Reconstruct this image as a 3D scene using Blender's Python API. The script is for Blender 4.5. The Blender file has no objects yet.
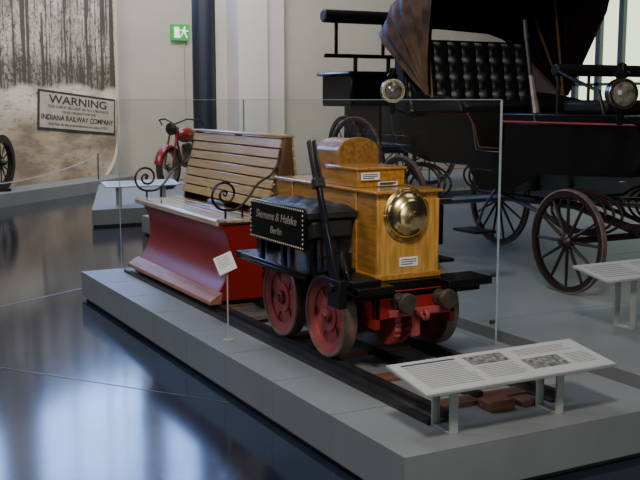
import bpy, bmesh, math, random
from mathutils import Vector, Matrix
random.seed(3)
SC=bpy.context.scene
COL=SC.collection
pi=math.pi
# ------------------------------------------------------------ materials
def mat(name,col,rough=.5,metal=0.,col2=None,scale=8.,stretch=(1,1,1),bump=0.,emis=None,estr=0.,detail=4.,coat=0.,spec=.5):
    m=bpy.data.materials.new(name); m.use_nodes=True
    nt=m.node_tree; p=nt.nodes['Principled BSDF']
    p.inputs['Base Color'].default_value=(*col,1); p.inputs['Roughness'].default_value=rough
    p.inputs['Metallic'].default_value=metal
    p.inputs['Specular IOR Level'].default_value=spec
    if coat: 
        p.inputs['Coat Weight'].default_value=coat; p.inputs['Coat Roughness'].default_value=.12
    if emis: 
        p.inputs['Emission Color'].default_value=(*emis,1); p.inputs['Emission Strength'].default_value=estr
    tc=nt.nodes.new('ShaderNodeTexCoord'); mp=nt.nodes.new('ShaderNodeMapping')
    mp.inputs['Scale'].default_value=stretch
    nz=nt.nodes.new('ShaderNodeTexNoise'); nz.inputs['Scale'].default_value=scale; nz.inputs['Detail'].default_value=detail
    nt.links.new(tc.outputs['Object'],mp.inputs['Vector']); nt.links.new(mp.outputs['Vector'],nz.inputs['Vector'])
    c2=col2 or tuple(c*.8 for c in col)
    cr=nt.nodes.new('ShaderNodeValToRGB')
    cr.color_ramp.elements[0].position=.35; cr.color_ramp.elements[1].position=.65
    cr.color_ramp.elements[0].color=(*col,1); cr.color_ramp.elements[1].color=(*c2,1)
    nt.links.new(nz.outputs['Fac'],cr.inputs['Fac']); nt.links.new(cr.outputs['Color'],p.inputs['Base Color'])
    if bump:
        b=nt.nodes.new('ShaderNodeBump'); b.inputs['Strength'].default_value=bump; b.inputs['Distance'].default_value=.01
        nt.links.new(nz.outputs['Fac'],b.inputs['Height']); nt.links.new(b.outputs['Normal'],p.inputs['Normal'])
    return m
M={}
M['plinth']=mat('plinth_grey',(.200,.210,.212),.5,col2=(.180,.190,.192),scale=3)
M['plinth_core']=mat('plinth_core',(.03,.03,.03),.8)
M['floor']=mat('floor_dark',(.009,.013,.022),.115,col2=(.018,.024,.038),scale=1.3,bump=.04,spec=.30)
M['strip']=mat('floor_strip',(.08,.10,.13),.3)
M['wall']=mat('wall_plaster',(.54,.485,.425),.85,col2=(.48,.43,.375),scale=1)
M['wallwhite']=mat('pilaster_plaster',(.62,.58,.54),.85,col2=(.58,.54,.50),scale=1)
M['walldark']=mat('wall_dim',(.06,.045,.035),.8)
M['bluecol']=mat('column_blue',(.010,.014,.026),.45)
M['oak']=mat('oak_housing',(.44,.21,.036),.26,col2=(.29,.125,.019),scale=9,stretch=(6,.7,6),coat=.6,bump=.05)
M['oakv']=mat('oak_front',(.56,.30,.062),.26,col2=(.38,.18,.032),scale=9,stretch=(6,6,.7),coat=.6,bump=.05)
M['oakdark']=mat('oak_cover_dark',(.32,.15,.03),.32,col2=(.17,.075,.016),scale=14,stretch=(3,1,3),coat=.4,bump=.1)
M['bench']=mat('bench_wood',(.46,.30,.105),.3,col2=(.33,.195,.06),scale=8,stretch=(8,.5,8),coat=.5)
M['seatwood']=mat('seat_wood',(.56,.44,.31),.16,col2=(.44,.32,.20),scale=8,stretch=(8,.5,8),coat=1.)
M['benchdark']=mat('bench_end_wood',(.14,.070,.024),.4,col2=(.09,.043,.016),scale=8,stretch=(5,5,.6))
M['skirtwood']=mat('skirting_wood',(.34,.15,.09),.45,col2=(.22,.09,.055),scale=8,stretch=(6,.5,6))
M['sleeper']=mat('sleeper_wood',(.18,.08,.042),.7,col2=(.10,.045,.025),scale=8,stretch=(.6,6,6))
M['red']=mat('red_paint',(.25,.009,.008),.34,col2=(.20,.008,.007),scale=2)
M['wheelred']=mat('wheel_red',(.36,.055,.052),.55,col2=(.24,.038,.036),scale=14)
M['wheelback']=mat('wheel_shaded_red',(.20,.028,.026),.6,col2=(.13,.020,.019),scale=14)  # darker red paints shade into the wheel recesses; hub shares it
M['tire']=mat('iron_tyre',(.22,.16,.125),.42,metal=.35,col2=(.13,.09,.07),scale=14)
M['iron']=mat('black_iron',(.010,.009,.009),.35,metal=.3)
M['black']=mat('black_lacquer',(.005,.005,.005),.22,col2=(.008,.007,.007),scale=5,spec=.2)
M['leather']=mat('black_leather',(.008,.008,.008),.42,col2=(.012,.011,.010),scale=20,bump=.2,spec=.22)
M['cushion']=mat('dark_cushion_leather',(.012,.011,.011),.5,col2=(.018,.017,.016),scale=20,bump=.1,spec=.35)
M['tuft']=mat('tufted_leather',(.010,.009,.009),.36,col2=(.014,.013,.012),scale=20,spec=.32)
M['steel']=mat('dull_steel',(.20,.17,.15),.4,metal=.8,col2=(.12,.10,.09),scale=10)
M['darksteel']=mat('worn_steel',(.16,.13,.11),.4,metal=.6,col2=(.08,.065,.055),scale=10)
M['rail']=mat('rail_steel',(.050,.045,.042),.42,metal=.5,col2=(.034,.030,.027),scale=10)
M['brass']=mat('polished_brass',(.95,.73,.34),.24,metal=1.,col2=(.88,.65,.28),scale=4)
M['white']=mat('white_card',(.75,.74,.70),.6,col2=(.7,.69,.66),scale=5)
M['ink']=mat('printed_ink',(.03,.03,.03),.6)
M['grey_ink']=mat('printed_grey',(.24,.24,.24),.6)
M['panel']=mat('info_panel_face',(.48,.48,.49),.3,col2=(.46,.46,.47),scale=3)
M['stand']=mat('stand_grey',(.36,.37,.35),.4,col2=(.33,.34,.32),scale=3)
M['cream']=mat('cream_paint',(.55,.50,.38),.5)
M['gold']=mat('dull_gold_paint',(.32,.28,.19),.5)
M['photo']=mat('printed_photo',(.05,.05,.05),.4,col2=(.30,.30,.30),scale=40)
M['hood']=mat('hood_brown',(.105,.052,.024),.6,col2=(.030,.018,.011),scale=6,bump=.5,spec=.15)
M['hoodin']=mat('hood_lining',(.010,.007,.006),.9,spec=.03)
M['redline']=mat('red_line',(.30,.025,.015),.4)
M['rubber']=mat('black_rubber',(.010,.010,.010),.7)
M['cwheel']=mat('carriage_wheel',(.016,.009,.008),.35,col2=(.024,.012,.009),scale=12,spec=.35)
M['silver']=mat('lamp_brass',(.48,.38,.22),.22,metal=1.)
M['lens']=mat('lamp_lens',(.20,.18,.14),.08,col2=(.06,.055,.045),scale=25,coat=.5)
M['motored']=mat('motorcycle_red',(.22,.012,.010),.3)
M['green']=mat('exit_green',(.02,.26,.05),.5,col2=(.02,.24,.045),emis=(.10,.9,.12),estr=.32)
M['exitwhite']=mat('exit_white',(.8,.9,.8),.5,emis=(.85,1,.85),estr=1.2)
M['window']=mat('window_sky',(.4,.5,.7),.5,emis=(.27,.45,1.0),estr=15)
M['windowgreen']=mat('window_trees',(.4,.5,.4),.5,col2=(.5,.6,.4),scale=1.2,emis=(.80,.94,.62),estr=1.8)
M['frame']=mat('window_frame',(.05,.07,.10),.5)
M['boardbg']=mat('board_background',(.46,.41,.33),.7)

def glassmat():
    m=bpy.data.materials.new('clear_glass'); m.use_nodes=True; nt=m.node_tree
    for n in list(nt.nodes): nt.nodes.remove(n)
    o=nt.nodes.new('ShaderNodeOutputMaterial'); t=nt.nodes.new('ShaderNodeBsdfTransparent'); g=nt.nodes.new('ShaderNodeBsdfGlossy')
    t.inputs['Color'].default_value=(.95,.97,.96,1); g.inputs['Roughness'].default_value=.03
    mx=nt.nodes.new('ShaderNodeMixShader'); mx.inputs[0].default_value=.04
    nt.links.new(t.outputs[0],mx.inputs[1]); nt.links.new(g.outputs[0],mx.inputs[2]); nt.links.new(mx.outputs[0],o.inputs[0])
    return m
M['glass']=glassmat()
M['gedge']=mat('glass_edge',(.34,.42,.42),.3)

def muralmat():
    m=bpy.data.materials.new('mural_print'); m.use_nodes=True; nt=m.node_tree; L=nt.links
    p=nt.nodes['Principled BSDF']; p.inputs['Roughness'].default_value=.7
    tc=nt.nodes.new('ShaderNodeTexCoord'); sx=nt.nodes.new('ShaderNodeSeparateXYZ'); L.new(tc.outputs['Object'],sx.inputs[0])
    def noise(scale,st,det=3,dist=0):
        mp=nt.nodes.new('ShaderNodeMapping'); mp.inputs['Scale'].default_value=st; n=nt.nodes.new('ShaderNodeTexNoise')
        n.inputs['Scale'].default_value=scale; n.inputs['Detail'].default_value=det; n.inputs['Distortion'].default_value=dist
        L.new(tc.outputs['Object'],mp.inputs[0]); L.new(mp.outputs[0],n.inputs['Vector']); return n.outputs['Fac']
    def ramp(src,stops):
        c=nt.nodes.new('ShaderNodeValToRGB'); e=c.color_ramp.elements
        while len(e)<len(stops): e.new(.5)
        for i,(q,k) in enumerate(stops): e[i].position=q; e[i].color=(*k,1)
        L.new(src,c.inputs[0]); return c.outputs[0]
    def math_(op,a,b):
        n=nt.nodes.new('ShaderNodeMath'); n.operation=op
        for i,v in enumerate((a,b)):
            if isinstance(v,(int,float)): n.inputs[i].default_value=v
            else: L.new(v,n.inputs[i])
        return n.outputs[0]
    def mix(f,a,b):
        n=nt.nodes.new('ShaderNodeMix'); n.data_type='RGBA'
        L.new(f,n.inputs[0])
        for i,v in ((6,a),(7,b)):
            if isinstance(v,tuple): n.inputs[i].default_value=(*v,1)
            else: L.new(v,n.inputs[i])
        return n.outputs[2]
    z=sx.outputs['Z']
    ground=ramp(noise(1.3,(1,1,3.5),4),[(.34,(.22,.165,.11)),(.50,(.37,.29,.195)),(.66,(.49,.41,.30))])
    snow=ramp(noise(1.4,(1,1,3),3),[(.36,(.45,.39,.30)),(.6,(.68,.62,.52))])
    sky=ramp(noise(2.,(1,1,1),4),[(.3,(.58,.54,.46)),(.7,(.32,.29,.23))])
    trunks=ramp(noise(1.,(7,7,.22),2),[(.53,(0,0,0)),(.545,(1,1,1))])
    trunks2=ramp(noise(1.,(17,17,.9),3,.3),[(.55,(0,0,0)),(.57,(1,1,1))])
    br=math_('ABSOLUTE',math_('SUBTRACT',noise(6.,(1.2,1.2,.8),8,.4),.5),0)
    branch=ramp(br,[(.0,(1,1,1)),(.022,(0,0,0))])
    br_b=math_('ABSOLUTE',math_('SUBTRACT',noise(3.,(1.4,1.4,.6),5,1.),.52),0)
    branch2=ramp(br_b,[(.0,(1,1,1)),(.014,(0,0,0))])
    brush=ramp(noise(14.,(1,1,.9),8),[(.50,(0,0,0)),(.60,(1,1,1))])
    zn=math_('ADD',z,math_('MULTIPLY',noise(1.2,(1,1,.2),2),.5))
    def rng(src,a,b_):
        mr=nt.nodes.new('ShaderNodeMapRange'); L.new(src,mr.inputs[0]); mr.inputs[1].default_value=a; mr.inputs[2].default_value=b_; return mr.outputs[0]
    fm=rng(zn,2.02,2.10); sm=rng(zn,1.3,1.8)
    under=rng(math_('ABSOLUTE',math_('SUBTRACT',zn,2.28),0),.42,.10)
    tm=math_('ADD',trunks,math_('MULTIPLY',trunks2,.75)); tm=math_('ADD',tm,math_('MULTIPLY',brush,.45)); tm=math_('ADD',tm,math_('MULTIPLY',branch,.7))
    tm=math_('ADD',tm,math_('MULTIPLY',branch2,.9)); tm=math_('ADD',tm,math_('MULTIPLY',under,.55))
    tm=math_('MINIMUM',tm,1.)
    c=mix(sm,ground,snow); c=mix(fm,c,sky)
    c=mix(math_('MULTIPLY',math_('MULTIPLY',tm,fm),.93),c,(.040,.028,.019))
    br2=ramp(noise(7.,(1,1,3),8),[(.56,(0,0,0)),(.66,(1,1,1))])
    c=mix(math_('MULTIPLY',br2,.5),c,(.11,.08,.055))
    L.new(c,p.inputs['Base Color'])
    return m
M['mural']=muralmat()

# ------------------------------------------------------------ builders
XF=[Matrix.Identity(4)]
class B:
    def __init__(s): s.bm=bmesh.new(); s.mi=0
    def f(s,vs):
        try:
            fc=s.bm.faces.new(vs); fc.material_index=s.mi
        except ValueError: pass
    def v(s,*p): return s.bm.verts.new(Vector(p[0]) if len(p)==1 else Vector(p))
    def box(s,x0,x1,y0,y1,z0,z1,rot=None):
        c=Vector(((x0+x1)/2,(y0+y1)/2,(z0+z1)/2))
        P=[Vector((x,y,z)) for z in (z0,z1) for y in (y0,y1) for x in (x0,x1)]
        if rot is not None: P=[c+rot@(p-c) for p in P]
        V=[s.v(p) for p in P]
        for q in ((0,2,3,1),(4,5,7,6),(0,1,5,4),(2,6,7,3),(0,4,6,2),(1,3,7,5)): s.f([V[i] for i in q])
        return s
    def frame(s,d):
        d=d.normalized(); a=Vector((0,0,1)) if abs(d.z)<.9 else Vector((1,0,0))
        u=d.cross(a).normalized(); return u,d.cross(u).normalized()
    def cyl(s,p0,p1,r0,r1=None,n=16,caps=True):
        p0=Vector(p0);p1=Vector(p1); r1=r0 if r1 is None else r1
        u,w=s.frame(p1-p0)
        A=[];Bq=[]
        for i in range(n):
            a=2*pi*i/n; o=u*math.cos(a)+w*math.sin(a)
            A.append(s.v(p0+o*r0)); Bq.append(s.v(p1+o*r1))
        for i in range(n): s.f([A[i],A[(i+1)%n],Bq[(i+1)%n],Bq[i]])
        if caps: s.f(A[::-1]); s.f(Bq)
        return s
    def tube(s,pts,r,n=8,closed=False):
        pts=[Vector(p) for p in pts]; rings=[]; u=None; N=len(pts)
        for i,p in enumerate(pts):
            if closed: d=pts[(i+1)%N]-pts[i-1]
            else: d=pts[min(i+1,N-1)]-pts[max(i-1,0)]
            d.normalize()
            if u is None: u,_=s.frame(d)
            else: u=(u-d*u.dot(d)).normalized()
            w=d.cross(u); rr=r[i] if isinstance(r,(list,tuple)) else r
            rings.append([s.v(p+(u*math.cos(2*pi*k/n)+w*math.sin(2*pi*k/n))*rr) for k in range(n)])
        m=N if closed else N-1
        for i in range(m):
            a=rings[i];b=rings[(i+1)%N]
            for k in range(n): s.f([a[k],a[(k+1)%n],b[(k+1)%n],b[k]])
        if not closed: s.f(rings[0][::-1]); s.f(rings[-1])
        return s
    def prism(s,poly,axis,a0,a1):
        def pt(u,v,a):
            return {'y':(u,a,v),'x':(a,u,v),'z':(u,v,a)}[axis]
        A=[s.v(*pt(u,v,a0)) for u,v in poly]; C=[s.v(*pt(u,v,a1)) for u,v in poly]; n=len(poly)
        s.f(A); s.f(C[::-1])
        for i in range(n): s.f([A[i],C[i],C[(i+1)%n],A[(i+1)%n]])
        return s
    def lathe(s,prof,o,ax,n=32,closed=False):
        o=Vector(o); ax=Vector(ax).normalized(); u,w=s.frame(ax); rings=[]
        for r,h in prof:
            if r<1e-6: rings.append([s.v(o+ax*h)])
            else: rings.append([s.v(o+ax*h+(u*math.cos(2*pi*k/n)+w*math.sin(2*pi*k/n))*r) for k in range(n)])
        m=len(prof) if closed else len(prof)-1
        for i in range(m):
            a=rings[i];b=rings[(i+1)%len(prof)]
            for k in range(n):
                k2=(k+1)%n
                if len(a)==1 and len(b)==1: continue
                if len(a)==1: s.f([a[0],b[k],b[k2]])
                elif len(b)==1: s.f([a[k],a[k2],b[0]])
                else: s.f([a[k],a[k2],b[k2],b[k]])
        return s
    def sph(s,c,r,n=12,sc=(1,1,1)):
        c=Vector(c); rings=[]
        for i in range(n//2+1):
            t=pi*i/(n//2); rr=math.sin(t); h=math.cos(t)
            if i in(0,n//2): rings.append([s.v(c+Vector((0,0,h*r*sc[2])))])
            else: rings.append([s.v(c+Vector((rr*math.cos(2*pi*k/n)*r*sc[0],rr*math.sin(2*pi*k/n)*r*sc[1],h*r*sc[2]))) for k in range(n)])
        for i in range(n//2):
            a=rings[i];b=rings[i+1]
            for k in range(n):
                k2=(k+1)%n
                if len(a)==1: s.f([a[0],b[k],b[k2]])
                elif len(b)==1: s.f([a[k],a[k2],b[0]])
                else: s.f([a[k],a[k2],b[k2],b[k]])
        return s
    def grid(s,rows):
        V=[[s.v(p) for p in r] for r in rows]
        for i in range(len(V)-1):
            for j in range(len(V[0])-1): s.f([V[i][j],V[i][j+1],V[i+1][j+1],V[i+1][j]])
        return s
    def fin(s,name,mats,parent=None,bevel=0,label=None,category=None,kind=None,group=None,origin=None,solid=0):
        bm=s.bm; bm.transform(XF[0])
        bmesh.ops.recalc_face_normals(bm,faces=bm.faces[:])
        if origin is not None: c=XF[0]@Vector(origin)
        else:
            xs=[v.co for v in bm.verts]
            lo=Vector([min(q[i] for q in xs) for i in range(3)]); hi=Vector([max(q[i] for q in xs) for i in range(3)]); c=(lo+hi)/2
        bmesh.ops.translate(bm,verts=bm.verts[:],vec=-c)
        me=bpy.data.meshes.new(name); bm.to_mesh(me); bm.free()
        if not isinstance(mats,(list,tuple)): mats=[mats]
        for m in mats: me.materials.append(M[m])
        for p in me.polygons: p.use_smooth=True
        me.set_sharp_from_angle(angle=math.radians(35))
        ob=bpy.data.objects.new(name,me); COL.objects.link(ob)
        if parent is not None:
            ob.parent=parent; ob.location=c-Vector(WL[parent.name])
        else: ob.location=c
        WL[ob.name]=tuple(c)
        if bevel:
            b=ob.modifiers.new('bevel','BEVEL'); b.width=bevel; b.segments=2; b.limit_method='ANGLE'
        if solid:
            b=ob.modifiers.new('solid','SOLIDIFY'); b.thickness=solid
        for k,vv in (('label',label),('category',category),('kind',kind),('group',group)):
            if vv: ob[k]=vv
        return ob
WL={}
def top(name,loc,label,category,group=None):
    loc=XF[0]@Vector(loc)
    e=bpy.data.objects.new(name,None); e.empty_display_size=.1; COL.objects.link(e); e.location=loc
    e['label']=label; e['category']=category
    if group: e['group']=group
    WL[e.name]=tuple(loc); return e
def text(name,s,size,o,xd,yd,m,parent,ext=.0008,align='CENTER',font_w=1.,bold=0,shear=0):
    cu=bpy.data.curves.new('t','FONT'); cu.body=s; cu.size=size; cu.align_x=align; cu.align_y='CENTER'; cu.extrude=ext
    cu.offset=bold; cu.shear=shear
    ob=bpy.data.objects.new('t',cu); COL.objects.link(ob); bpy.context.view_layer.update()
    me=bpy.data.meshes.new_from_object(ob.evaluated_get(bpy.context.evaluated_depsgraph_get()))
    bpy.data.objects.remove(ob)
    xd=Vector(xd).normalized(); yd=Vector(yd).normalized(); n=xd.cross(yd)
    R=Matrix((xd,yd,n)).transposed().to_4x4()
    me.transform(R@Matrix.Diagonal((font_w,1,1,1)))
    me.materials.clear(); me.materials.append(M[m])
    no=bpy.data.objects.new(name,me); COL.objects.link(no)
    if parent is not None: no.parent=parent; no.location=Vector(o)-Vector(WL[parent.name])
    else: no.location=o
    WL[no.name]=tuple(o)
    return no

# ------------------------------------------------------------ room
B().box(-12,16,-8,16.4,-.1,0).fin('floor','floor',kind='structure')
B().box(-12,16,16.2,16.5,0,9).fin('wall_back','wall',kind='structure')
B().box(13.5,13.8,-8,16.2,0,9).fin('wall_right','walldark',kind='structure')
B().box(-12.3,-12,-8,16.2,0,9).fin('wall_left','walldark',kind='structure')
B().box(6.1,6.75,15.6,16.2,0,9).fin('trim_1','wallwhite',kind='structure')
B().box(6.75,7.25,15.85,16.2,0,9).fin('trim_4','wallwhite',kind='structure')
def strip(n,p,q,w=.012,mt='strip'):
    p=Vector((*p,0));q=Vector((*q,0));d=(q-p).normalized();s=Vector((-d.y,d.x,0))*w/2
    b=B(); V=[b.v(x+Vector((0,0,h))) for h in (0,.002) for x in (p-s,q-s,q+s,p+s)]
    for f in ((0,1,2,3),(4,5,6,7),(0,1,5,4),(1,2,6,5),(2,3,7,6),(3,0,4,7)): b.f([V[i] for i in f])
    b.fin(n,mt,kind='structure')
strip('trim_2',(-2.4,3.73),(1.2,5.9),.02)
strip('trim_3',(-1.9,4.2),(-.05,1.66),.005)
wi=1
for x0 in (-6.4,-3.6,-.8,2.0,4.6):
    B().box(x0,x0+2.1,16.12,16.19,4.0,7.2).fin('window_%d'%wi,'window',kind='structure')
    b=B()
    for xx in (x0,x0+.68,x0+1.38,x0+2.06): b.box(xx,xx+.04,16.05,16.11,4,7.2)
    for zz in (4.,5.,6.1,7.16): b.box(x0,x0+2.1,16.03,16.10,zz,zz+.05)
    b.fin('trim_%d'%(wi+10),'frame',kind='structure'); wi+=1
B().box(13.42,13.49,9,14.4,1.0,4.2).fin('window_%d'%wi,'windowgreen',kind='structure')
b=B()
for yy in (9,10.2,11.35,12.35,13.0,13.7,14.3): b.box(13.3,13.4,yy,yy+.14,1.0,4.2)
for zz in (1.0,1.9,4.15): b.box(13.3,13.41,9,14.4,zz,zz+.06)
b.fin('trim_20','frame',kind='structure')

B().cyl((4.65,13.8,0),(4.65,13.8,9),.21,n=32).fin('support_column','bluecol',label='tall round dark blue steel support column',category='column')
# exit sign
e=top('exit_sign',(5.06,16.1,2.93),'green exit sign with white running figure on the wall','exit sign')
B().box(4.88,5.24,16.06,16.2,2.78,3.10).fin('sign_box','green',e,bevel=.01)
b=B(); y=16.045
b.box(4.92,5.02,y,16.06,2.83,3.04)
pic=b.fin('door_symbol','exitwhite',e)
b=B(); b.sph((5.135,16.05,3.035),.022,10,(1,.5,1))
b.box(5.10,5.145,y,16.058,2.93,3.01,Matrix.Rotation(-.25,3,'Y'))
b.box(5.055,5.075,y,16.058,2.83,2.94,Matrix.Rotation(.6,3,'Y')); b.box(5.15,5.17,y,16.058,2.83,2.94,Matrix.Rotation(-.5,3,'Y'))
b.box(5.15,5.21,y,16.058,2.96,2.98); b.box(5.04,5.10,y,16.058,2.965,2.985)
b.fin('running_figure','exitwhite',e)
B().cyl((5.17,16.17,0),(5.17,16.17,2.78),.012,n=8).fin('cable_conduit','cream',e)

# ------------------------------------------------------------ mural
m2=Vector((.74,.67,0)).normalized(); nrm=Vector((m2.y,-m2.x,0))
A=Vector((.25,12.72,0))
def MP(k,z,off=0): return A+m2*k+nrm*off+Vector((0,0,z))
b=B()
out=[(-3,.05)]
L=4.55; r=.95
for i in range(13):
    a=-pi/2+pi/2*i/12; out.append((L-r+r*math.cos(a),.05+r+r*math.sin(a)))
out+= [(L,3.8),(-3,3.8)]
F=[b.v(MP(k,z,.0)) for k,z in out]; K=[b.v(MP(k,z,-.06)) for k,z in out]
b.f(F); b.f(K[::-1])
for i in range(len(F)): b.f([F[i],F[(i+1)%len(F)],K[(i+1)%len(F)],K[i]])
mur=b.fin('photo_mural','mural',origin=(A.x,A.y,0),label='sepia photo mural of a winter forest with warning board',category='mural')
B().tube([MP(k,z,.0) for k,z in out[:15]],.04,n=6).fin('border','cream',mur)
ta=-.075
xd=(m2*math.cos(ta)+Vector((0,0,1))*math.sin(ta)).normalized(); up=(Vector((0,0,1))*math.cos(ta)-m2*math.sin(ta)).normalized()
C0=MP(3.22,1.36,.012)
def quadbox(b,c,w,h,t=.004):
    P=[c+xd*sx*w/2+up*sz*h/2 for sx,sz in((-1,-1),(1,-1),(1,1),(-1,1))]
    V=[b.v(p) for p in P]+[b.v(p+nrm*t) for p in P]
    for f in ((0,1,2,3),(4,5,6,7),(0,1,5,4),(1,2,6,5),(2,3,7,6),(3,0,4,7)): b.f([V[i] for i in f])
b=B(); quadbox(b,C0,2.46,.68); b.fin('board_border','ink',mur)
b=B(); quadbox(b,C0+nrm*.004,2.36,.60); b.fin('board','boardbg',mur)
def T(s,size,dz,w=1.,bold=.004):
    text('lettering',s,size,C0+nrm*.011+up*dz,xd,up,'ink',mur,font_w=w,bold=bold)
T('WARNING',.20,.19,1.9,.003)
T('THIS CAR IS SECURED IN ACCORDANCE',.07,.07,1.5,.0)
T('TO BE ORDERED FOR THE',.06,-.01,1.5,.0)
T('INDIANA RAILWAY COMPANY',.13,-.12,1.27,.003)
T('And Not Be the responsible for any one at ITS R',.065,-.23,1.45,.0)
b=B(); 
P=[MP(-3,0,.7),MP(4.0,0,.7),MP(4.35,0,.45),MP(4.5,0,.06),MP(-3,0,.06)]
V=[b.v(p) for p in P]+[b.v(p+Vector((0,0,.2))) for p in P]; n=len(P)
b.f(V[:n]);b.f(V[n:])
for i in range(n): b.f([V[i],V[(i+1)%n],V[n+(i+1)%n],V[n+i]])
b.fin('mural_platform','plinth',label='low grey platform along the foot of the mural',category='platform')
def spoked(parent,name,c,axis,R,n,mt_s,mt_t,wid=.04,rim=.05,hub=.06,sp=.012,tire=.012,axis_len=.14):
    c=Vector(c); ax=Vector(axis).normalized(); bb=B(); u,w=bb.frame(ax)
    ri=R-tire; 
    bb.lathe([(ri-rim,-wid/2),(ri,-wid/2),(ri,wid/2),(ri-rim,wid/2)],c,ax,40,closed=True)
    for i in range(n):
        a=2*pi*i/n; d=u*math.cos(a)+w*math.sin(a)
        bb.cyl(c+d*hub*.7,c+d*(ri-rim*.5),sp*1.15,sp*.8,n=8)
    ow=bb.fin(name,mt_s,parent)
    B().lathe([(R-tire,-wid*.55),(R,-wid*.5),(R,wid*.5),(R-tire,wid*.55)],c,ax,40,closed=True).fin('tire',mt_t,ow)
    B().lathe([(0,-axis_len/2),(hub*.45,-axis_len/2),(hub*.6,-axis_len*.3),(hub,-axis_len*.15),(hub,axis_len*.15),(hub*.6,axis_len*.3),(hub*.45,axis_len/2),(0,axis_len/2)],c,ax,16).fin('hub',mt_s,ow)
    return ow
cw=MP(.50,.2+.44,.36)
e=top('vintage_wheel_display',(cw.x,cw.y,.2),'black rubber-tired vintage wheel standing on the mural platform','wheel')
spoked(e,'wheel',cw,nrm+m2*.2,.43,12,'iron','rubber',wid=.08,rim=.02,tire=.09,axis_len=.2)
B().box(cw.x-.12,cw.x+.12,cw.y-.12,cw.y+.12,.2,.24).fin('foot','iron',e)
e=top('rope_barrier',MP(2.9,.2,.55),'thin rope barrier on slim metal posts before the mural','barrier')
for k in (-2.6,2.95): B().cyl(MP(k,.2,.55),MP(k,.66,.55),.014,n=8).fin('post','steel',e)
pts=[MP(-2.6+5.55*i/16,.62-.28*(1-((i-8)/8)**2),.55) for i in range(17)]
B().tube(pts,.010,n=6).fin('rope','stand',e)

# ------------------------------------------------------------ plinths
H=.225
def plinth(name,x0,x1,y0,y1,mod,label,h=H):
    e=top(name,((x0+x1)/2,(y0+y1)/2,0),label,'plinth')
    b=B(); n=max(1,round((y1-y0)/mod)); st=(y1-y0)/n; g=.003
    for i in range(n): b.box(x0,x1,y0+i*st+g*(i>0),y0+(i+1)*st-g*(i<n-1),.03,h)
    b.fin('panels','plinth',e)
    B().box(x0+.03,x1-.03,y0+.03,y1-.03,0,h-.006).fin('core','plinth_core',e)
    return e
plinth('display_plinth',0,1.5,0,4.8,.6,'long low grey panelled plinth carrying the electric locomotive')
plinth('display_plinth',1.68,7.5,-1.5,8.4,1.65,'wide low grey plinth carrying the black horse carriage')
plinth('display_plinth',5.35,10.5,9.3,13.2,1.3,'low grey plinth carrying the distant black coach')
e=top('display_plinth',(3.5,11,0),'low grey plinth carrying the red motorcycle','plinth')
B().prism([(1.3,9.23),(5.2,9.23),(5.2,13.0),(2.45,13.0)],'z',.03,H).fin('panels','plinth',e)
B().prism([(1.36,9.26),(5.17,9.26),(5.17,12.9),(2.5,12.9)],'z',0,H-.01).fin('core','plinth_core',e)

# glass
e=top('glass_screen',(1.44,3.0,H),'clear glass protective screen around the back of the plinth','glass screen')
B().box(1.435,1.447,1.28,4.78,H,1.6).fin('side_pane','glass',e)
B().box(.33,1.435,4.768,4.78,H,1.6).fin('end_pane','glass',e)
for bx in ((1.435,1.447,1.276,1.281,H,1.603),(1.435,1.447,1.276,4.78,1.6,1.604),(.33,1.447,4.768,4.78,1.6,1.604),(.326,.33,4.768,4.78,H,1.604),(1.435,1.447,4.781,4.785,H,1.6)):
    B().box(*bx).fin('edge_trim','gedge',e)
for z in (.35,.62): B().cyl((1.425,1.31,z),(1.455,1.31,z),.012,n=12).fin('clamp','steel',e)

# ------------------------------------------------------------ track
def rail(x,y0,y1):
    z=H
    return B().prism([(x-.040,z),(x+.040,z),(x+.040,z+.008),(x+.012,z+.014),(x+.010,z+.034),(x+.018,z+.04),(x+.018,z+.05),(x-.018,z+.05),(x-.018,z+.04),(x-.010,z+.034),(x-.012,z+.014),(x-.040,z+.008)],'y',y0,y1)
RX0,RX1=.40,1.02
e=top('railway_track',(.71,2.4,H),'narrow track of dark steel rails on wooden sleepers','track')
for x in (RX0,RX1): rail(x,.285,4.62).fin('rail','rail',e)
B().box(.30,.32,.285,4.62,H,H+.025).fin('side_strip','rail',e)
B().box(.69,.72,.45,4.5,H+.01,H+.046).fin('center_rail','rail',e)
for i in range(9):
    y=.42+i*.5
    B().box(.46,.685,y,y+.10,H,H+.02).fin('sleeper','sleeper',e,bevel=.004)
    B().box(.725,.96,y,y+.10,H,H+.02).fin('sleeper','sleeper',e,bevel=.004)
B().box(.64,.78,.29,.39,H,H+.046).fin('end_block','sleeper',e,bevel=.008)
B().box(.82,.92,.29,.38,H,H+.03).fin('end_block','sleeper',e,bevel=.008)

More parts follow.
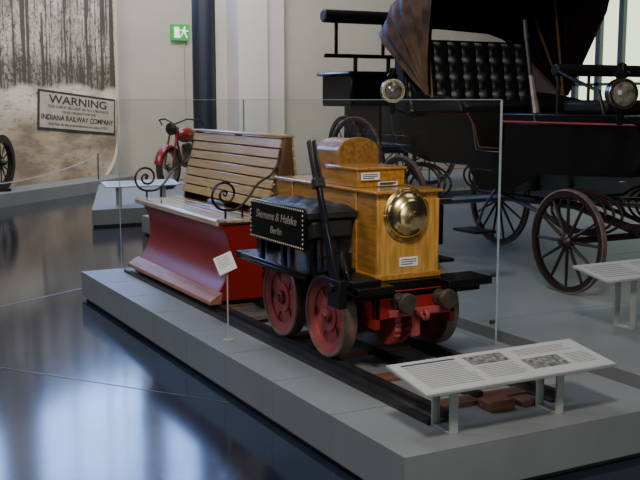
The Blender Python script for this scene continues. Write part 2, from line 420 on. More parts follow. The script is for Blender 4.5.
# ------------------------------------------------------------ locomotive
lo=top('electric_locomotive',(.71,1.6,H+.05),'small antique electric locomotive with oak housing, brass dome, red wheels','locomotive')
def lwheel(x,y,side):
    c=Vector((x,y,H+.052+.22)); ax=(side,0,0); b=B()
    b.lathe([(.148,-.016),(.200,-.016),(.200,.032),(.148,.020)],c,ax,48,closed=True)
    b.lathe([(.02,-.014),(.085,-.016),(.085,.020),(.02,.016)],c,ax,32,closed=True)
    for i in range(5):
        a=2*pi*i/5+.3
        R=Matrix.Rotation(a,3,'X')
        pts=[(-.050,.07),(.050,.07),(.050,.10),(.058,.13),(.085,.162),(-.085,.162),(-.058,.13),(-.050,.10)]
        A_=[b.v(c+R@Vector((-.012,u,v))) for u,v in pts]; C_=[b.v(c+R@Vector((.012,u,v))) for u,v in pts]
        b.f(A_); b.f(C_[::-1])
        for k in range(8): b.f([A_[k],A_[(k+1)%8],C_[(k+1)%8],C_[k]])
    w=b.fin('wheel','wheelred',lo)
    B().lathe([(.03,-.006),(.16,-.006),(.16,.006),(.03,.006)],c,ax,32,closed=True).fin('web_disc','wheelback',w)  # thin back plate, its recess shade painted as darker red
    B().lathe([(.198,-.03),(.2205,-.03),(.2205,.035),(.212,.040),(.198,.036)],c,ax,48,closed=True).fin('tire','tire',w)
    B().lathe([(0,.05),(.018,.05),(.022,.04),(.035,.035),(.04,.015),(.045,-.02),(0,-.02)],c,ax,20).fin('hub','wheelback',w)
for x,s in ((RX0,-1),(RX1,1)):
    for y in (1.325,1.865): lwheel(x,y,s)
for y in (1.325,1.865): B().cyl((RX0,y,.495),(RX1,y,.495),.022).fin('axle','tire',lo)
b=B()
for x in (.47,.92): b.box(x,x+.03,1.0,2.2,.47,.66)
b.box(.47,.95,1.0,1.03,.52,.66); b.box(.47,.95,2.17,2.2,.50,.66)
b.fin('frame','red',lo,bevel=.004)
for x in (.435,.935):
    for y in (1.325,1.865): B().box(x,x+.055,y-.06,y+.06,.43,.62).fin('axle_box','red',lo,bevel=.006)
for (x,y,r) in ((.60,1.12,.11),(.70,1.20,.13),(.76,1.6,.15)):
    pr=[]
    for i in range(80):
        rr=r if (i//2)%2 else r*.92
        pr.append((y+rr*math.cos(2*pi*i/80),.47+rr*math.sin(2*pi*i/80)))
    B().prism(pr,'x',x,x+.035).fin('gear','wheelred',lo)
b=B().lathe([(0,0),(.13,0),(.13,.5),(0,.5)],(.71,1.45,.54),(0,1,0),28); b.fin('motor','iron',lo)
b=B().box(.54,.88,.975,1.0,.53,.565); b.cyl((.70,.91,.545),(.70,1.0,.545),.020)
b.lathe([(.012,-.01),(.028,-.01),(.028,.01),(.012,.01)],(.70,.90,.545),(1,0,0),16,closed=True)
b.box(.675,.725,.98,1.0,.42,.55)
b.fin('drawgear','wheelred',lo,bevel=.003)
B().box(.48,.94,1.03,2.25,.655,.699).fin('deck','black',lo,bevel=.005)
B().box(.335,.545,.93,1.12,.66,.70).fin('front_step','black',lo,bevel=.006)
B().box(.86,1.135,.93,1.12,.66,.70).fin('front_step','black',lo,bevel=.006)
B().box(.36,1.11,1.0,1.04,.62,.66).fin('front_beam','black',lo,bevel=.006)
for x in (.604,.848):
    b=B().lathe([(0,-.045),(.045,-.045),(.052,-.035),(.052,-.022),(.035,-.014),(.028,.02),(.028,.04),(.04,.042),(.04,.06),(0,.06)],(x,.945,.610),(0,1,0),24)
    b.fin('buffer','darksteel',lo)
hx0,hx1,hy0,hy1,hz0,hz1=.525,.895,1.085,2.22,.70,1.135
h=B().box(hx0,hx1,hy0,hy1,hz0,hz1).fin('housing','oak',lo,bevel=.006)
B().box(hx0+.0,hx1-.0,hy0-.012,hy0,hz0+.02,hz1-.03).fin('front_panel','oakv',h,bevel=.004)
B().box(hx0-.018,hx1+.018,hy0-.022,hy1+.01,hz1,hz1+.016).fin('molding','oak',h,bevel=.004)
B().box(hx0-.012,hx1+.012,hy0-.018,hy1+.01,hz0,hz0+.03).fin('molding','oak',h,bevel=.004)
for yy in (1.27,1.66,2.0): B().box(hx0-.010,hx0,yy,yy+.03,hz0+.03,hz1).fin('batten','oak',h,bevel=.003)
dc=(.690,hy0-.012,1.030)
b=B().lathe([(0.136,0),(.136,-.010),(.130,-.014),(.126,-.010),(.120,-.014)]+[(.118*math.cos(t),-.014-.062*math.sin(t)) for t in [pi/2*i/12 for i in range(1,7)]]+[(.080,-.060),(.077,-.064)]+[(.118*math.cos(t),-.016-.064*math.sin(t)) for t in [pi/2*i/12 for i in range(7,11)]]+[(.022,-.080),(.018,-.088),(0,-.092)],dc,(0,1,0),48)
dm=b.fin('brass_dome','brass',lo)
for i in range(10):
    a=2*pi*i/10; B().sph((dc[0]+.131*math.cos(a),dc[1]-.012,dc[2]+.131*math.sin(a)),.0045,8).fin('screw','brass',dm)
b=B().box(.545,.835,1.31,1.63,hz1+.016,1.240); b.box(.535,.845,1.30,1.64,1.240,1.254); b.fin('switch_box','oak',lo,bevel=.004)
ac=.808
pr=[(ac-.125,hz1+.016)]+[(ac-.125*math.cos(t),1.31+.075*math.sin(t)) for t in [pi*i/12 for i in range(13)]]+[(ac+.125,hz1+.016)]
b=B().prism(pr,'y',1.76,2.02); pr2=[(ac+(u-ac)*1.05,v+(.008 if v>1.2 else 0)) for u,v in pr]
b.prism(pr2,'y',1.745,1.77); b.fin('arched_cover','oakdark',lo,bevel=.004)
def lab(x0,x1,y,z0,z1):
    w=B().box(x0,x1,y-.003,y,z0,z1).fin('label_plate','white',lo)
    b=B()
    for i in range(3):
        z=z1-(i+1)*(z1-z0)/4; b.box(x0+.01,x1-.01-.02*(i==2),y-.0045,y-.003,z-.002,z+.002)
    b.fin('print','ink',w)
lab(.655,.765,hy0-.012,.765,.812)
lab(.56,.67,1.298,1.19,1.228)
lab(.66,.78,1.296,1.158,1.178)
sb=B().box(.245,.515,1.31,1.91,.90,1.04).fin('side_box','black',lo,bevel=.008)
pts=[(1.285,.845),(1.94,.845),(1.94,1.035),(1.90,1.06),(1.32,1.06),(1.285,1.035)]
B().prism(pts,'x',.222,.243).fin('name_board','black',sb,bevel=.003)
b=B()
per=[]
y0,y1,z0,z1=1.297,1.928,.857,1.048
n=26
for i in range(n+1):
    y=y0+(y1-y0)*i/n; per.append((y,z0)); per.append((y,z1))
for i in range(1,8):
    z=z0+(z1-z0)*i/8; per.append((y0,z)); per.append((y1,z))
for y,z in per: b.sph((.222,y,z),.0056,6)
bd=b.fin('bead_border','cream',sb); bd['kind']='stuff'
text('lettering','Siemens & Halske',.062,(.2205,1.612,.985),(0,-1,0),(0,0,1),'gold',sb,bold=.0,font_w=1.1,shear=.2)
text('lettering','Berlin',.054,(.2205,1.61,.912),(0,-1,0),(0,0,1),'gold',sb,bold=.0,font_w=1.1,shear=.2)
B().box(.895,1.085,1.30,1.92,.82,1.04).fin('side_box','black',lo,bevel=.008)
b=B(); rows=[]
for i in range(41):
    y=1.255+.665*i/40; row=[]
    for j in range(25):
        x=.235+.285*j/24
        e_=min(1,min(j,24-j)/3.5)**.5*min(1,min(i,40-i)/3.5)**.5
        q=abs(math.sin(pi*(i/10+j/10)))*abs(math.sin(pi*(i/10-j/10)))
        row.append((x,y,1.035+.030*e_+.008*e_*q**.7))
    rows.append(row)
b.grid(rows); b.box(.235,.52,1.255,1.92,1.01,1.038); b.fin('seat_cushion','cushion',lo)
b=B(); rows=[]
for i in range(17):
    z=.895+.11*i/16; row=[]
    for j in range(33):
        x=.25+.255*j/32
        e_=min(1,min(j,32-j)/3)**.5*min(1,min(i,16-i)/3)**.5
        row.append((x,1.295-.030*e_,z))
    rows.append(row)
b.grid(rows); b.fin('front_padding','cushion',lo)
b=B().box(.20,.50,1.24,2.10,.725,.745); b.box(.20,.225,1.24,2.10,.705,.725); b.fin('footboard','black',lo,bevel=.004)
for y in (1.30,1.6,1.88): 
    B().box(.26,.285,y,y+.03,.745,.90).fin('bracket','iron',lo); B().box(.44,.465,y,y+.03,.745,.90).fin('bracket','iron',lo)
B().box(.93,1.16,1.30,2.05,.72,.74).fin('footboard','black',lo,bevel=.004)
b=B().box(.335,.50,.99,1.24,.70,.725); b.box(.255,.30,.98,1.10,.60,.74); b.tube([(.36,1.05,.70),(.34,1.06,.76),(.35,1.12,.82),(.40,1.2,.86)],.016); b.box(.36,.43,1.16,1.24,.74,.84)
b.cyl((.24,1.05,.70),(.42,1.05,.70),.022)
b.fin('lever_bracket','iron',lo,bevel=.004)
b0=(.27,1.02,.66); b1=(.27,1.30,1.40)
b=B(); d=(Vector(b1)-Vector(b0)).normalized(); sd=Vector((0,d.z,-d.y))
def blade(b,t0,t1,w0,w1,th,x):
    p=Vector(b0)+(Vector(b1)-Vector(b0))*t0; q=Vector(b0)+(Vector(b1)-Vector(b0))*t1
    V=[b.v(v_+Vector((x+dx,0,0))) for dx in(-th/2,th/2) for v_ in (p-sd*w0,p+sd*w0,q+sd*w1,q-sd*w1)]
    for f in ((0,1,2,3),(4,5,6,7),(0,1,5,4),(1,2,6,5),(2,3,7,6),(3,0,4,7)): b.f([V[i] for i in f])
blade(b,0,.45,.040,.026,.022,0); blade(b,.4,.78,.026,.018,.018,0); 
lev=b.fin('lever','iron',lo,bevel=.003)
b=B(); blade(b,.72,1.,.020,.017,.010,-.013); blade(b,.72,1.,.020,.017,.010,.015); blade(b,.69,.75,.028,.028,.05,0); b.fin('grip','rail',lev,bevel=.003)
B().box(.40,1.02,2.10,2.25,.70,.80).fin('rear_box','black',lo,bevel=.006)
B().cyl((.71,2.2,.52),(.71,2.81,.50),.02).fin('coupling_bar','iron',lo)

# ------------------------------------------------------------ passenger car
ca=top('passenger_bench_car',(.83,3.7,H+.05),'red open bench car with slatted wooden seats and iron scroll armrests','bench car')
cy0,cy1=2.88,4.52; CX=.83
left=[(.415,.80),(.445,.77),(.472,.725),(.490,.665),(.496,.60),(.492,.53),(.476,.465),(.450,.41),(.418,.362),(.375,.322),(.375,.285)]
poly=left+[(2*CX-x,z) for x,z in left[::-1]]
B().prism(poly,'y',cy0,cy1).fin('body','red',ca)
B().tube([(x,cy0-.004,z) for x,z in left[:-1]],.010,n=6).fin('end_rim','red',ca)
B().tube([(2*CX-x,cy0-.004,z) for x,z in left[:-1]],.010,n=6).fin('end_rim','red',ca)
for s in (0,1):
    f=(lambda x:x) if s==0 else (lambda x:2*CX-x)
    P=[(f(.318),.279),(f(.40),.279),(f(.41),.352),(f(.392),.348),(f(.322),.305)]
    B().prism(P,'y',cy0-.07,cy1+.05).fin('skirting_board','skirtwood',ca,bevel=.003)
def seat(f,x_in,n,name,mt):
    b=B()
    w=(x_in-.395)/n
    for i in range(n):
        a=.395+i*w; zz=.832-.012*math.sin(pi*(i+.5)/n)
        b.prism([(f(a+.003),zz-.018),(f(a+w-.003),zz-.018),(f(a+w-.003),zz),(f(a+.003),zz)],'y',cy0-.03,cy1+.03)
    b.prism([(f(.385),.79),(f(.402),.785),(f(.412),.818),(f(.412),.834),(f(.395),.832),(f(.383),.82)],'y',cy0-.03,cy1+.03)
    return b.fin(name,mt,ca,bevel=.003)
seat(lambda x:x,.76,6,'seat','seatwood')
seat(lambda x:2*CX-x,.64,4,'seat','seatwood')
for y in (cy0-.02,3.68,cy1-.02): B().box(.42,1.24,y,y+.04,.795,.812).fin('seat_bearer','benchdark',ca)
def back(x0,z0,x1,z1,n,name):
    b=B(); d=Vector((x1-x0,0,z1-z0)); Ln=d.length; d.normalize(); nn=Vector((-d.z,0,d.x)); 
    for i in range(n):
        a=Ln*i/n+.0045; c=Ln*(i+1)/n-.0045
        p=Vector((x0,0,z0))+d*a; q=Vector((x0,0,z0))+d*c
        pr=[(p.x,p.z),(q.x,q.z),(q.x-nn.x*.018,q.z-nn.z*.018),(p.x-nn.x*.018,p.z-nn.z*.018)]
        b.prism(pr,'y',cy0+.02,cy1-.01)
    return b.fin(name,'bench',ca,bevel=.004)
back(.765,.87,.885,1.345,7,'backrest')
back(1.01,.87,.955,1.345,7,'backrest')
for y in (cy0-.01,3.69,cy1-.01): B().prism([(.785,.80),(.90,1.352),(.945,1.352),(.995,.80)],'y',y,y+.03).fin('end_panel','benchdark',ca,bevel=.003)
B().box(.875,.965,cy0-.02,cy1+.02,1.35,1.368).fin('top_rail','bench',ca,bevel=.005)
def arm2(y,name='armrest'):
    c=Vector((.465,y,.99)); P=[]
    N=56; turns=1.7
    for i in range(N):
        t=i/(N-1); rr=.012+.092*t
        ang=-pi/2-turns*2*pi*(1-t)
        P.append(c+Vector((rr*math.cos(ang),0,rr*math.sin(ang))))
    last=P[-1]
    ctrl=[last,last+Vector((.08,0,.004)),Vector((.62,y,.95)),Vector((.69,y,1.04)),Vector((.745,y,1.08)),Vector((.80,y,1.11)),Vector((.845,y,1.18)),Vector((.868,y,1.28))]
    out=[]
    for i in range(len(ctrl)-1):
        p0=ctrl[max(i-1,0)];p1=ctrl[i];p2=ctrl[i+1];p3=ctrl[min(i+2,len(ctrl)-1)]
        for k in range(1,7):
            t=k/6
            out.append(.5*((2*p1)+(p2-p0)*t+(2*p0-5*p1+4*p2-p3)*t*t+(3*p1-p0-3*p2+p3)*t**3))
    b=B().tube(P+out,.0085,n=8)
    b.cyl((.465,y,.83),(.465,y,.895),.008,n=8); b.cyl((.585,y,.83),(.585,y,.92),.007,n=8); b.sph((.465,y,.99),.016,8)
    b.fin(name,'iron',ca)
arm2(cy0+.0); arm2(cy1-.03)

# small label post
e=top('label_stand',(.144,2.094,H),'white caption card on a thin metal rod','label stand')
B().cyl((.144,2.094,H),(.144,2.094,.63),.0045,n=8).fin('rod','stand',e)
B().cyl((.144,2.094,H),(.144,2.094,H+.006),.03,n=20).fin('base','stand',e)
R=Matrix.Rotation(math.radians(-28),3,'Z')@Matrix.Rotation(math.radians(-25),3,'Y')@Matrix.Rotation(math.radians(-25),3,'X')
c=Vector((.132,2.094,.675))
card=B().box(c.x-.055,c.x+.055,c.y-.003,c.y+.003,c.z-.055,c.z+.055,R).fin('card','white',e)
b=B()
for i in range(6):
    o=R@Vector((-.005,-.0045,.04-i*.014)); q=c+o
    b.box(q.x-.035+.01*(i==5),q.x+.035,q.y-.0006,q.y+.0006,q.z-.0015,q.z+.0015,R)
b.fin('print','grey_ink',card)

# ------------------------------------------------------------ info panels
def info(x0,x1,y0,z0,y1,z1,legs,base_z,label,big=True):
    e=top('info_panel',((x0+x1)/2,(y0+y1)/2,base_z),label,'information panel')
    d=Vector((0,y1-y0,z1-z0)); Ln=d.length; d.normalize(); n=Vector((0,-d.z,d.y))
    o=Vector((x0,y0,z0)); W=x1-x0
    def slab(b,a0,a1,c0,c1,h0,h1):
        V=[b.v(o+Vector((a,0,0))+d*c+n*h) for h in(h0,h1) for a,c in((a0,c0),(a1,c0),(a1,c1),(a0,c1))]
        for f in ((0,1,2,3),(4,5,6,7),(0,1,5,4),(1,2,6,5),(2,3,7,6),(3,0,4,7)): b.f([V[i] for i in f])
    b=B(); slab(b,0,W,0,Ln,-.014,0); pb=b.fin('panel','stand',e,bevel=.002)
    b=B(); slab(b,.006,W-.006,.006,Ln-.006,0,.0012); b.fin('face','panel',pb)
    if big:
        b=B(); slab(b,.36*W,.56*W,.60*Ln,.88*Ln,.0012,.002); b.fin('printed_photo','photo',pb)
        b=B(); slab(b,.60*W,.80*W,.22*Ln,.56*Ln,.0012,.002); b.fin('printed_photo','photo',pb)
        b=B(); slab(b,.05*W,.32*W,.86*Ln,.90*Ln,.0012,.002); b.fin('headline','ink',pb)
        b=B()
        for i in range(14):
            c=.80-i*.05; 
            slab(b,.05*W,(.30+.03*random.random())*W,c*Ln,(c+.018)*Ln,.0012,.0018)
            if i>5: slab(b,.36*W,(.54+.03*random.random())*W,(c+.03)*Ln,(c+.048)*Ln,.0012,.0018)
        for i in range(5):
            c=.85-i*.045; slab(b,.62*W,(.88+.05*random.random())*W,c*Ln,(c+.016)*Ln,.0012,.0018)
        for i in range(8):
            c=.52-i*.045; slab(b,.83*W,(.93+.03*random.random())*W,c*Ln,(c+.015)*Ln,.0012,.0018)
        b.fin('body_print','grey_ink',pb)
    else:
        b=B()
        for i in range(7):
            c=.8-i*.1; slab(b,.06*W,(.42+.04*random.random())*W,c*Ln,(c+.03)*Ln,.0012,.0018); slab(b,.55*W,(.9+.03*random.random())*W,c*Ln,(c+.03)*Ln,.0012,.0018)
        b.fin('body_print','grey_ink',pb)
    for lx in legs:
        zt=lambda y: z0+(y-y0)*(z1-z0)/(y1-y0)-.016
        b=B(); ym=(y0+y1)/2
        for yy in (ym-.065,ym+.065): b.box(lx-.02,lx+.02,yy-.006,yy+.006,base_z,zt(yy))
        b.box(lx-.02,lx+.02,ym-.065,ym+.065,base_z,base_z+.01)
        b.fin('leg','stand',e,bevel=.002)
info(.134,1.146,.05,.444,.358,.492,(.33,.90),H,'grey lectern information panel with two small photographs beside track')
info(2.10,2.85,1.10,.56,1.40,.61,(2.40,2.62),H,'small lectern information panel beside the carriage wheel',False)
info(1.55,2.55,9.4,.49,9.7,.54,(1.75,2.35),H,'low lectern information panel in front of the motorcycle',False)

# ------------------------------------------------------------ carriage
cg=top('horse_carriage',(3.4,3.3,H),'large black horse carriage with red pinstripe and brown folding hood','carriage')
FY=2.25
for x in (2.83,3.95):
    spoked(cg,'wheel',(x,FY,H+.375),(1,0,0),.375,12,'cwheel','tire',wid=.035,rim=.04,hub=.055)
    spoked(cg,'wheel',(x,4.45,H+.44),(1,0,0),.44,14,'cwheel','tire',wid=.035,rim=.04,hub=.055)
B().cyl((2.83,FY,.60),(3.95,FY,.60),.025).fin('axle','cwheel',cg)
B().cyl((2.83,4.45,.665),(3.95,4.45,.665),.025).fin('axle','cwheel',cg)
def spring(x,y,z,Ls,h):
    b=B()
    for s in(-1,1):
        for k in range(3):
            pts=[(x,y+Ls*(1-k*.2)*math.cos(pi*i/12),z+s*(h-k*.012)*math.sin(pi*i/12)) for i in range(13)]
            b.tube(pts,.011,n=6)
    b.fin('leaf_spring','cwheel',cg)
for x in (3.0,3.78): spring(x,2.30,.80,.40,.16); spring(x,4.35,.88,.44,.16)
b=B().tube([(3.4,2.1,.64),(3.4,2.8,.78),(3.4,3.6,.78),(3.4,4.41,.68)],.035); b.lathe([(.20,-.012),(.25,-.012),(.25,.012),(.20,.012)],(3.4,2.25,.86),(0,0,1),32,closed=True)
b.tube([(3.0,1.85,.74),(3.4,1.7,.72),(3.78,1.85,.74)],.02); b.tube([(3.4,1.9,.7),(3.4,1.3,.62)],.03)
b.tube([(3.02,2.3,.64),(3.05,2.8,.74),(3.1,3.4,.86)],.018); b.tube([(3.76,2.3,.64),(3.75,2.8,.74),(3.7,3.4,.86)],.018)
b.fin('undercarriage','cwheel',cg)
prof=[(1.62,1.43),(1.68,1.20),(1.82,1.08),(2.75,1.04),(3.08,.88),(3.45,.86),(3.62,1.06),(4.2,1.06),(4.62,1.14),(4.80,1.32),(4.82,1.50),(3.62,1.50),(3.55,1.40),(3.50,1.20),(3.18,1.20),(3.14,1.30),(3.14,1.43)]
B().prism(prof,'x',2.95,4.05).fin('body','black',cg,bevel=.012)
b=B().box(2.93,4.07,1.60,3.16,1.44,1.50); b.fin('front_ledge','black',cg,bevel=.01)
B().tube([(2.925,1.62,1.434),(2.925,2.4,1.434),(2.925,3.16,1.434)],.008,n=6).fin('red_molding','redline',cg)
B().tube([(2.945,3.16,1.42),(2.945,3.19,1.22),(2.945,3.46,1.22),(2.945,3.53,1.40),(2.945,3.62,1.49),(2.945,4.8,1.49)],.004,n=6).fin('pinstripe','redline',cg)
b=B().box(3.05,3.95,2.15,2.60,1.50,1.60); b.fin('driver_seat','leather',cg,bevel=.03)
b=B().cyl((3.0,2.64,1.82),(4.0,2.64,1.82),.045,n=16); b.fin('driver_backrest','leather',cg,bevel=.01)
B().tube([(3.02,2.64,1.82),(2.98,2.45,1.76),(2.98,2.15,1.66),(2.99,2.1,1.5)],.014).fin('seat_rail','iron',cg)
B().tube([(3.98,2.64,1.82),(4.02,2.45,1.76),(4.02,2.15,1.66),(4.01,2.1,1.5)],.014).fin('seat_rail','iron',cg)
for x in (3.04,3.34,3.64,3.96): B().cyl((x,2.64,1.5),(x,2.64,1.80),.012,n=8).fin('rail_post','iron',cg)
b=B().prism([(1.50,1.34),(1.62,1.34),(1.50,1.62),(1.47,1.62)],'x',2.98,4.02); b.fin('dashboard','leather',cg,bevel=.008)
b=B().box(2.66,2.86,3.1,3.4,.56,.58); b.tube([(2.97,3.25,.9),(2.85,3.25,.75),(2.78,3.25,.58)],.012); b.fin('step','iron',cg)
def tuft(x0,x1,y,z0,z1,nx,nz,lean):
    b=B(); rows=[]
    R_=nz*8; C_=nx*8
    for i in range(R_+1):
        row=[]
        for j in range(C_+1):
            u=j/C_*nx; v=i/R_*nz
            dd=abs(math.sin(pi*(u+v)/1.0))*abs(math.sin(pi*(u-v)/1.0))
            vert=abs(math.sin(pi*u))
            d=.045*(.4*dd**.5+.6*vert**.6)
            row.append((x0+(x1-x0)*j/C_, y+lean*i/R_-d, z0+(z1-z0)*i/R_))
        rows.append(row)
    return b.grid(rows)
b=tuft(2.86,4.26,4.36,1.50,2.12,9,4,.12); b.fin('seat_back','tuft',cg)
B().prism([(4.36,1.46),(4.48,2.14),(4.60,2.14),(4.60,1.46)],'x',2.84,4.28).fin('seat_back_frame','leather',cg,bevel=.02)
b=B().box(2.96,4.2,3.68,4.38,1.49,1.60); b.fin('seat_cushion','leather',cg,bevel=.05)
for x in (2.88,4.20):
    b=B().prism([(3.62,1.50),(3.66,1.60),(3.9,1.64),(4.3,1.68),(4.5,1.9),(4.6,2.05),(4.6,1.50)],'x',x,x+.05); b.fin('arm_panel','leather',cg,bevel=.02)
b=B().tube([(2.95,2.76,1.44),(2.95,2.84,1.76),(2.95,2.92,2.13)],[.024,.018,.015],n=8); b.tube([(2.95,2.90,2.05),(2.95,2.93,2.20)],[.022,.016]); b.fin('brake_lever','iron',cg)
b=B().tube([(2.95,2.765,1.5),(2.95,2.84,1.78)],[.030,.020]); b.fin('lever_sleeve','steel',cg)
def hood(off,name,m):
    b=B(); rows=[]
    py,pz=3.98,1.62; x0,x1=2.80+off,4.34-off; Lh=1.20-off
    n=49
    for i in range(n):
        phd=33+(122-33)*i/(n-1)
        ph=math.radians(phd); sag=1-.03*abs(math.sin(pi*i/9))
        d=Vector((0,math.cos(ph),math.sin(ph)))
        row=[]; l=Lh*sag
        kn=max(0,min(1,(phd-84)/10))
        lo_=lambda q: (q*(1-kn)+.97*kn)*l
        prof_=[(x0,lo_(.02)),(x0,lo_(.25)),(x0,lo_(.5)),(x0+.005,lo_(.75)),(x0+.05,lo_(.9)),(x0+.16,.98*l),((x0+x1)/2,l*1.03),(x1-.16,.98*l),(x1-.05,.9*l),(x1,.75*l),(x1,.5*l),(x1,.25*l),(x1,.02)]
        for q,(xx,ll) in enumerate(prof_):
            pinch=.020*(math.sin(pi*i/2.7+q*.9)+.6*math.sin(pi*i/4.9+q*2.1))*min(1,ll/.5)*(1-kn)
            sgn=-1 if xx<3.3 else 1
            p=Vector((xx+sgn*pinch*(1 if ll<l*.85 else 0),py,pz))+d*ll
            row.append(p)
        rows.append(row)
    b.grid(rows); b.fin(name,m,cg)
hood(0,'hood','hood'); hood(.03,'hood_lining','hoodin')
for phd in (35,60,80):
    ph=math.radians(phd); d=Vector((0,math.cos(ph),math.sin(ph)))
    for x in (2.84,4.29): B().cyl(Vector((x,3.98,1.62)),Vector((x,3.98,1.62))+d*1.0,.012,n=8).fin('hood_bow','benchdark',cg)
def lamp(x,y,z,r):
    b=B().lathe([(0,.08),(r*.6,.08),(r,.03),(r,-.03),(r*.85,-.05),(r*.85,-.03)],(x,y,z),(.35,1,0),28)
    b.lathe([(0,0),(r*.35,0),(r*.5,.03),(r*.3,.05),(r*.3,.09),(0,.10)],(x,y,z+r),(0,0,1),16)
    b.cyl((x,y,z-r-.10),(x,y,z-r),.02,.03,n=12); l=b.fin('lantern',"black",cg)
    B().lathe([(0,-.062),(r*.5,-.055),(r*.82,-.038),(r*.82,-.02),(0,-.02)],(x,y,z),(.35,1,0),28).fin('lens','lens',l)
    B().lathe([(r*.78,-.045),(r*.99,-.045),(r*.99,-.02),(r*.78,-.03)],(x,y,z),(.35,1,0),28,closed=True).fin('rim','silver',l)
    B().cyl((x,y,z-r-.05),(x+.22,y,z-r-.12),.01,n=8).fin('bracket','iron',l)
lamp(2.74,1.70,1.64,.10); lamp(2.72,4.43,1.68,.105)

# ------------------------------------------------------------ distant coach
XF[0]=Matrix.Translation((.28,0,0))
dc_=top('black_coach',(5.9,10.6,H),'dark high-seated coach with black cylindrical cushion bar','coach')
B().cyl((4.95,10.4,2.86),(6.3,10.4,2.86),.10,n=20).fin('cushion_roll','leather',dc_,bevel=.02)
b=B().box(4.98,6.3,10.37,10.43,2.24,2.30); b.box(5.16,5.21,10.38,10.42,2.3,2.80); b.box(6.0,6.05,10.38,10.42,2.3,2.80)
b.box(5.5,5.55,10.37,10.43,2.0,2.26); b.box(6.1,6.15,10.37,10.43,2.0,2.26)
b.fin('seat_frame','black',dc_,bevel=.01)
b=B().box(5.42,6.9,10.35,11.3,1.50,2.00); b.box(5.36,7.0,10.30,11.4,1.98,2.04); b.fin('body','black',dc_,bevel=.05)
for y in (10.35,11.3):
    for x in (5.5 if y<11 else 5.85,6.9): spoked(dc_,'wheel',(x,y,H+.56),(1,0.25 if y<11 else 0,0),.56,12,'cwheel','tire',wid=.05,rim=.05)
    B().cyl((5.55,y,.785),(6.9,y,.785),.03).fin('axle','cwheel',dc_)
for x in (5.9,6.6): B().box(x,x+.05,10.3,11.4,.8,1.51).fin('underframe','cwheel',dc_)
XF[0]=Matrix.Identity(4)

# ------------------------------------------------------------ motorcycle
fw=Vector((-.72,-.62,0)).normalized()
ang=math.atan2(fw.y,fw.x)
XF[0]=Matrix.Translation((3.70,12.1,H))@Matrix.Rotation(ang,4,'Z')
mo=top('motorcycle',(0,0,0),'vintage red motorcycle with curved handlebars on a low plinth','motorcycle')
for x in (.68,-.62):
    spoked(mo,'wheel',(x,0,.33),(0,1,0),.33,18,'steel','rubber',wid=.07,rim=.02,hub=.05,sp=.004,tire=.07,axis_len=.16)
def mfend(cx,a0,a1):
    b=B(); rows=[]
    for i in range(15):
        a=a0+(a1-a0)*i/14
        rows.append([(cx+(.36-.03*abs(s)**2*1.)*math.cos(a),s*.07,.33+(.36-.03*abs(s)**2)*math.sin(a)) for s in (-1,-.5,0,.5,1)])
    b.grid(rows).fin('fender','motored',mo,solid=.008)
mfend(.68,.2,2.6); mfend(-.62,.6,3.0)
for s in(-1,1): B().tube([(.68,s*.075,.33),(.60,s*.07,.62),(.47,s*.06,.95)],.018).fin('front_fork','motored',mo)
b=B().tube([(.45,0,.92),(.2,0,.80),(-.2,0,.68),(-.62,.06,.33)],.02); b.tube([(.45,0,.88),(.25,0,.35),(-.2,0,.28),(-.62,-.06,.33)],.02); b.fin('frame','motored',mo)
B().sph((.12,0,.82),.16,16,(1.7,.75,.75)).fin('fuel_tank','motored',mo)
b=B().cyl((.0,-.09,.42),(.0,.09,.42),.13,n=20); b.cyl((.05,0,.45),(.10,0,.68),.075,n=16)
for i in range(5): b.cyl((.06+.01*i,0,.52+.03*i),(.062+.01*i,0,.53+.03*i),.10,n=16)
b.fin('engine','steel',mo)
B().sph((-.30,0,.78),.14,14,(1.3,.9,.45)).fin('saddle','leather',mo)
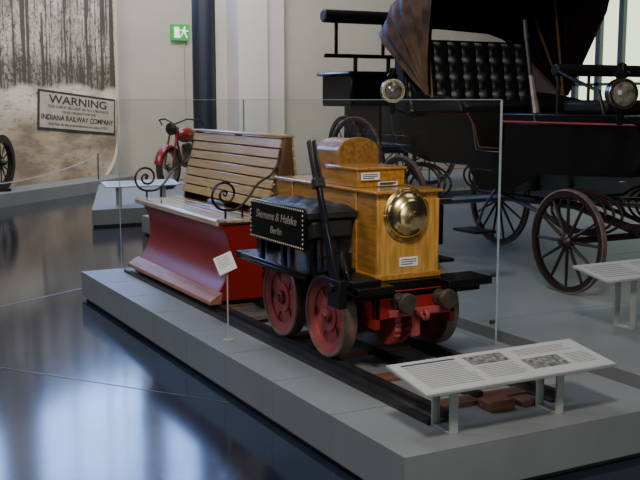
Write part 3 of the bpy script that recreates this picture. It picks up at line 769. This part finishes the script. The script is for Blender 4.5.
b=B().tube([(.20,.38,.98),(.32,.36,1.06),(.42,.2,1.08),(.46,0,1.0),(.42,-.2,1.08),(.32,-.36,1.06),(.20,-.38,.98)],.013); b.fin('handlebar','iron',mo)
B().lathe([(0,.12),(.06,.10),(.10,0),(.085,-.01),(0,-.02)],(.58,0,.93),(-1,0,0),20).fin('headlamp','iron',mo)
B().tube([(.1,.1,.5),(0,.13,.25),(-.6,.14,.22)],.025).fin('exhaust','steel',mo)
XF[0]=Matrix.Identity(4)

# ------------------------------------------------------------ lights
def area(name,loc,target,size,power,col=(1,1,1),sy=None):
    l=bpy.data.lights.new(name,'AREA'); l.energy=power; l.color=col; l.size=size
    if sy: l.shape='RECTANGLE'; l.size_y=sy
    o=bpy.data.objects.new(name,l); COL.objects.link(o); o.location=loc
    o.rotation_euler=(Vector(target)-Vector(loc)).to_track_quat('-Z','Y').to_euler()
area('key_light',(-1.4,-2.0,4.6),(.6,1.8,.7),.7,200,(1,.95,.86))
area('added_front_softbox',(-.5,-7,2.6),(.7,1.1,.9),3.0,105,(.92,.96,1))  # softbox added in front to brighten the brass dome and oak, no window there
area('side_light',(-6,4.5,4.2),(.6,3.5,.8),2.5,150,(.96,.98,1))
area('overhead_light',(.3,4.5,6.5),(.5,3.0,0),1.4,130,(.88,.94,1))
area('wall_light',(4.5,11.5,6),(5,16.2,2),2.5,400,(.99,.98,1))
area('mural_light',(-1,9.5,6),(1.5,14,1.5),2.5,270,(1,.98,.94))
area('carriage_light',(3.0,0,5.5),(3.0,3.0,1),2.0,26,(1,.97,.94))
w=bpy.data.worlds.new('World'); SC.world=w; w.use_nodes=True
w.node_tree.nodes['Background'].inputs[0].default_value=(.35,.45,.7,1); w.node_tree.nodes['Background'].inputs[1].default_value=.025

# ------------------------------------------------------------ camera
cam=bpy.data.cameras.new('camera'); co=bpy.data.objects.new('camera',cam); COL.objects.link(co)
cam.sensor_width=36; cam.lens=55.9
co.location=(-2.033,-3.107,1.6); co.rotation_euler=(math.radians(90-8.02),0,math.radians(-28.12))
SC.camera=co
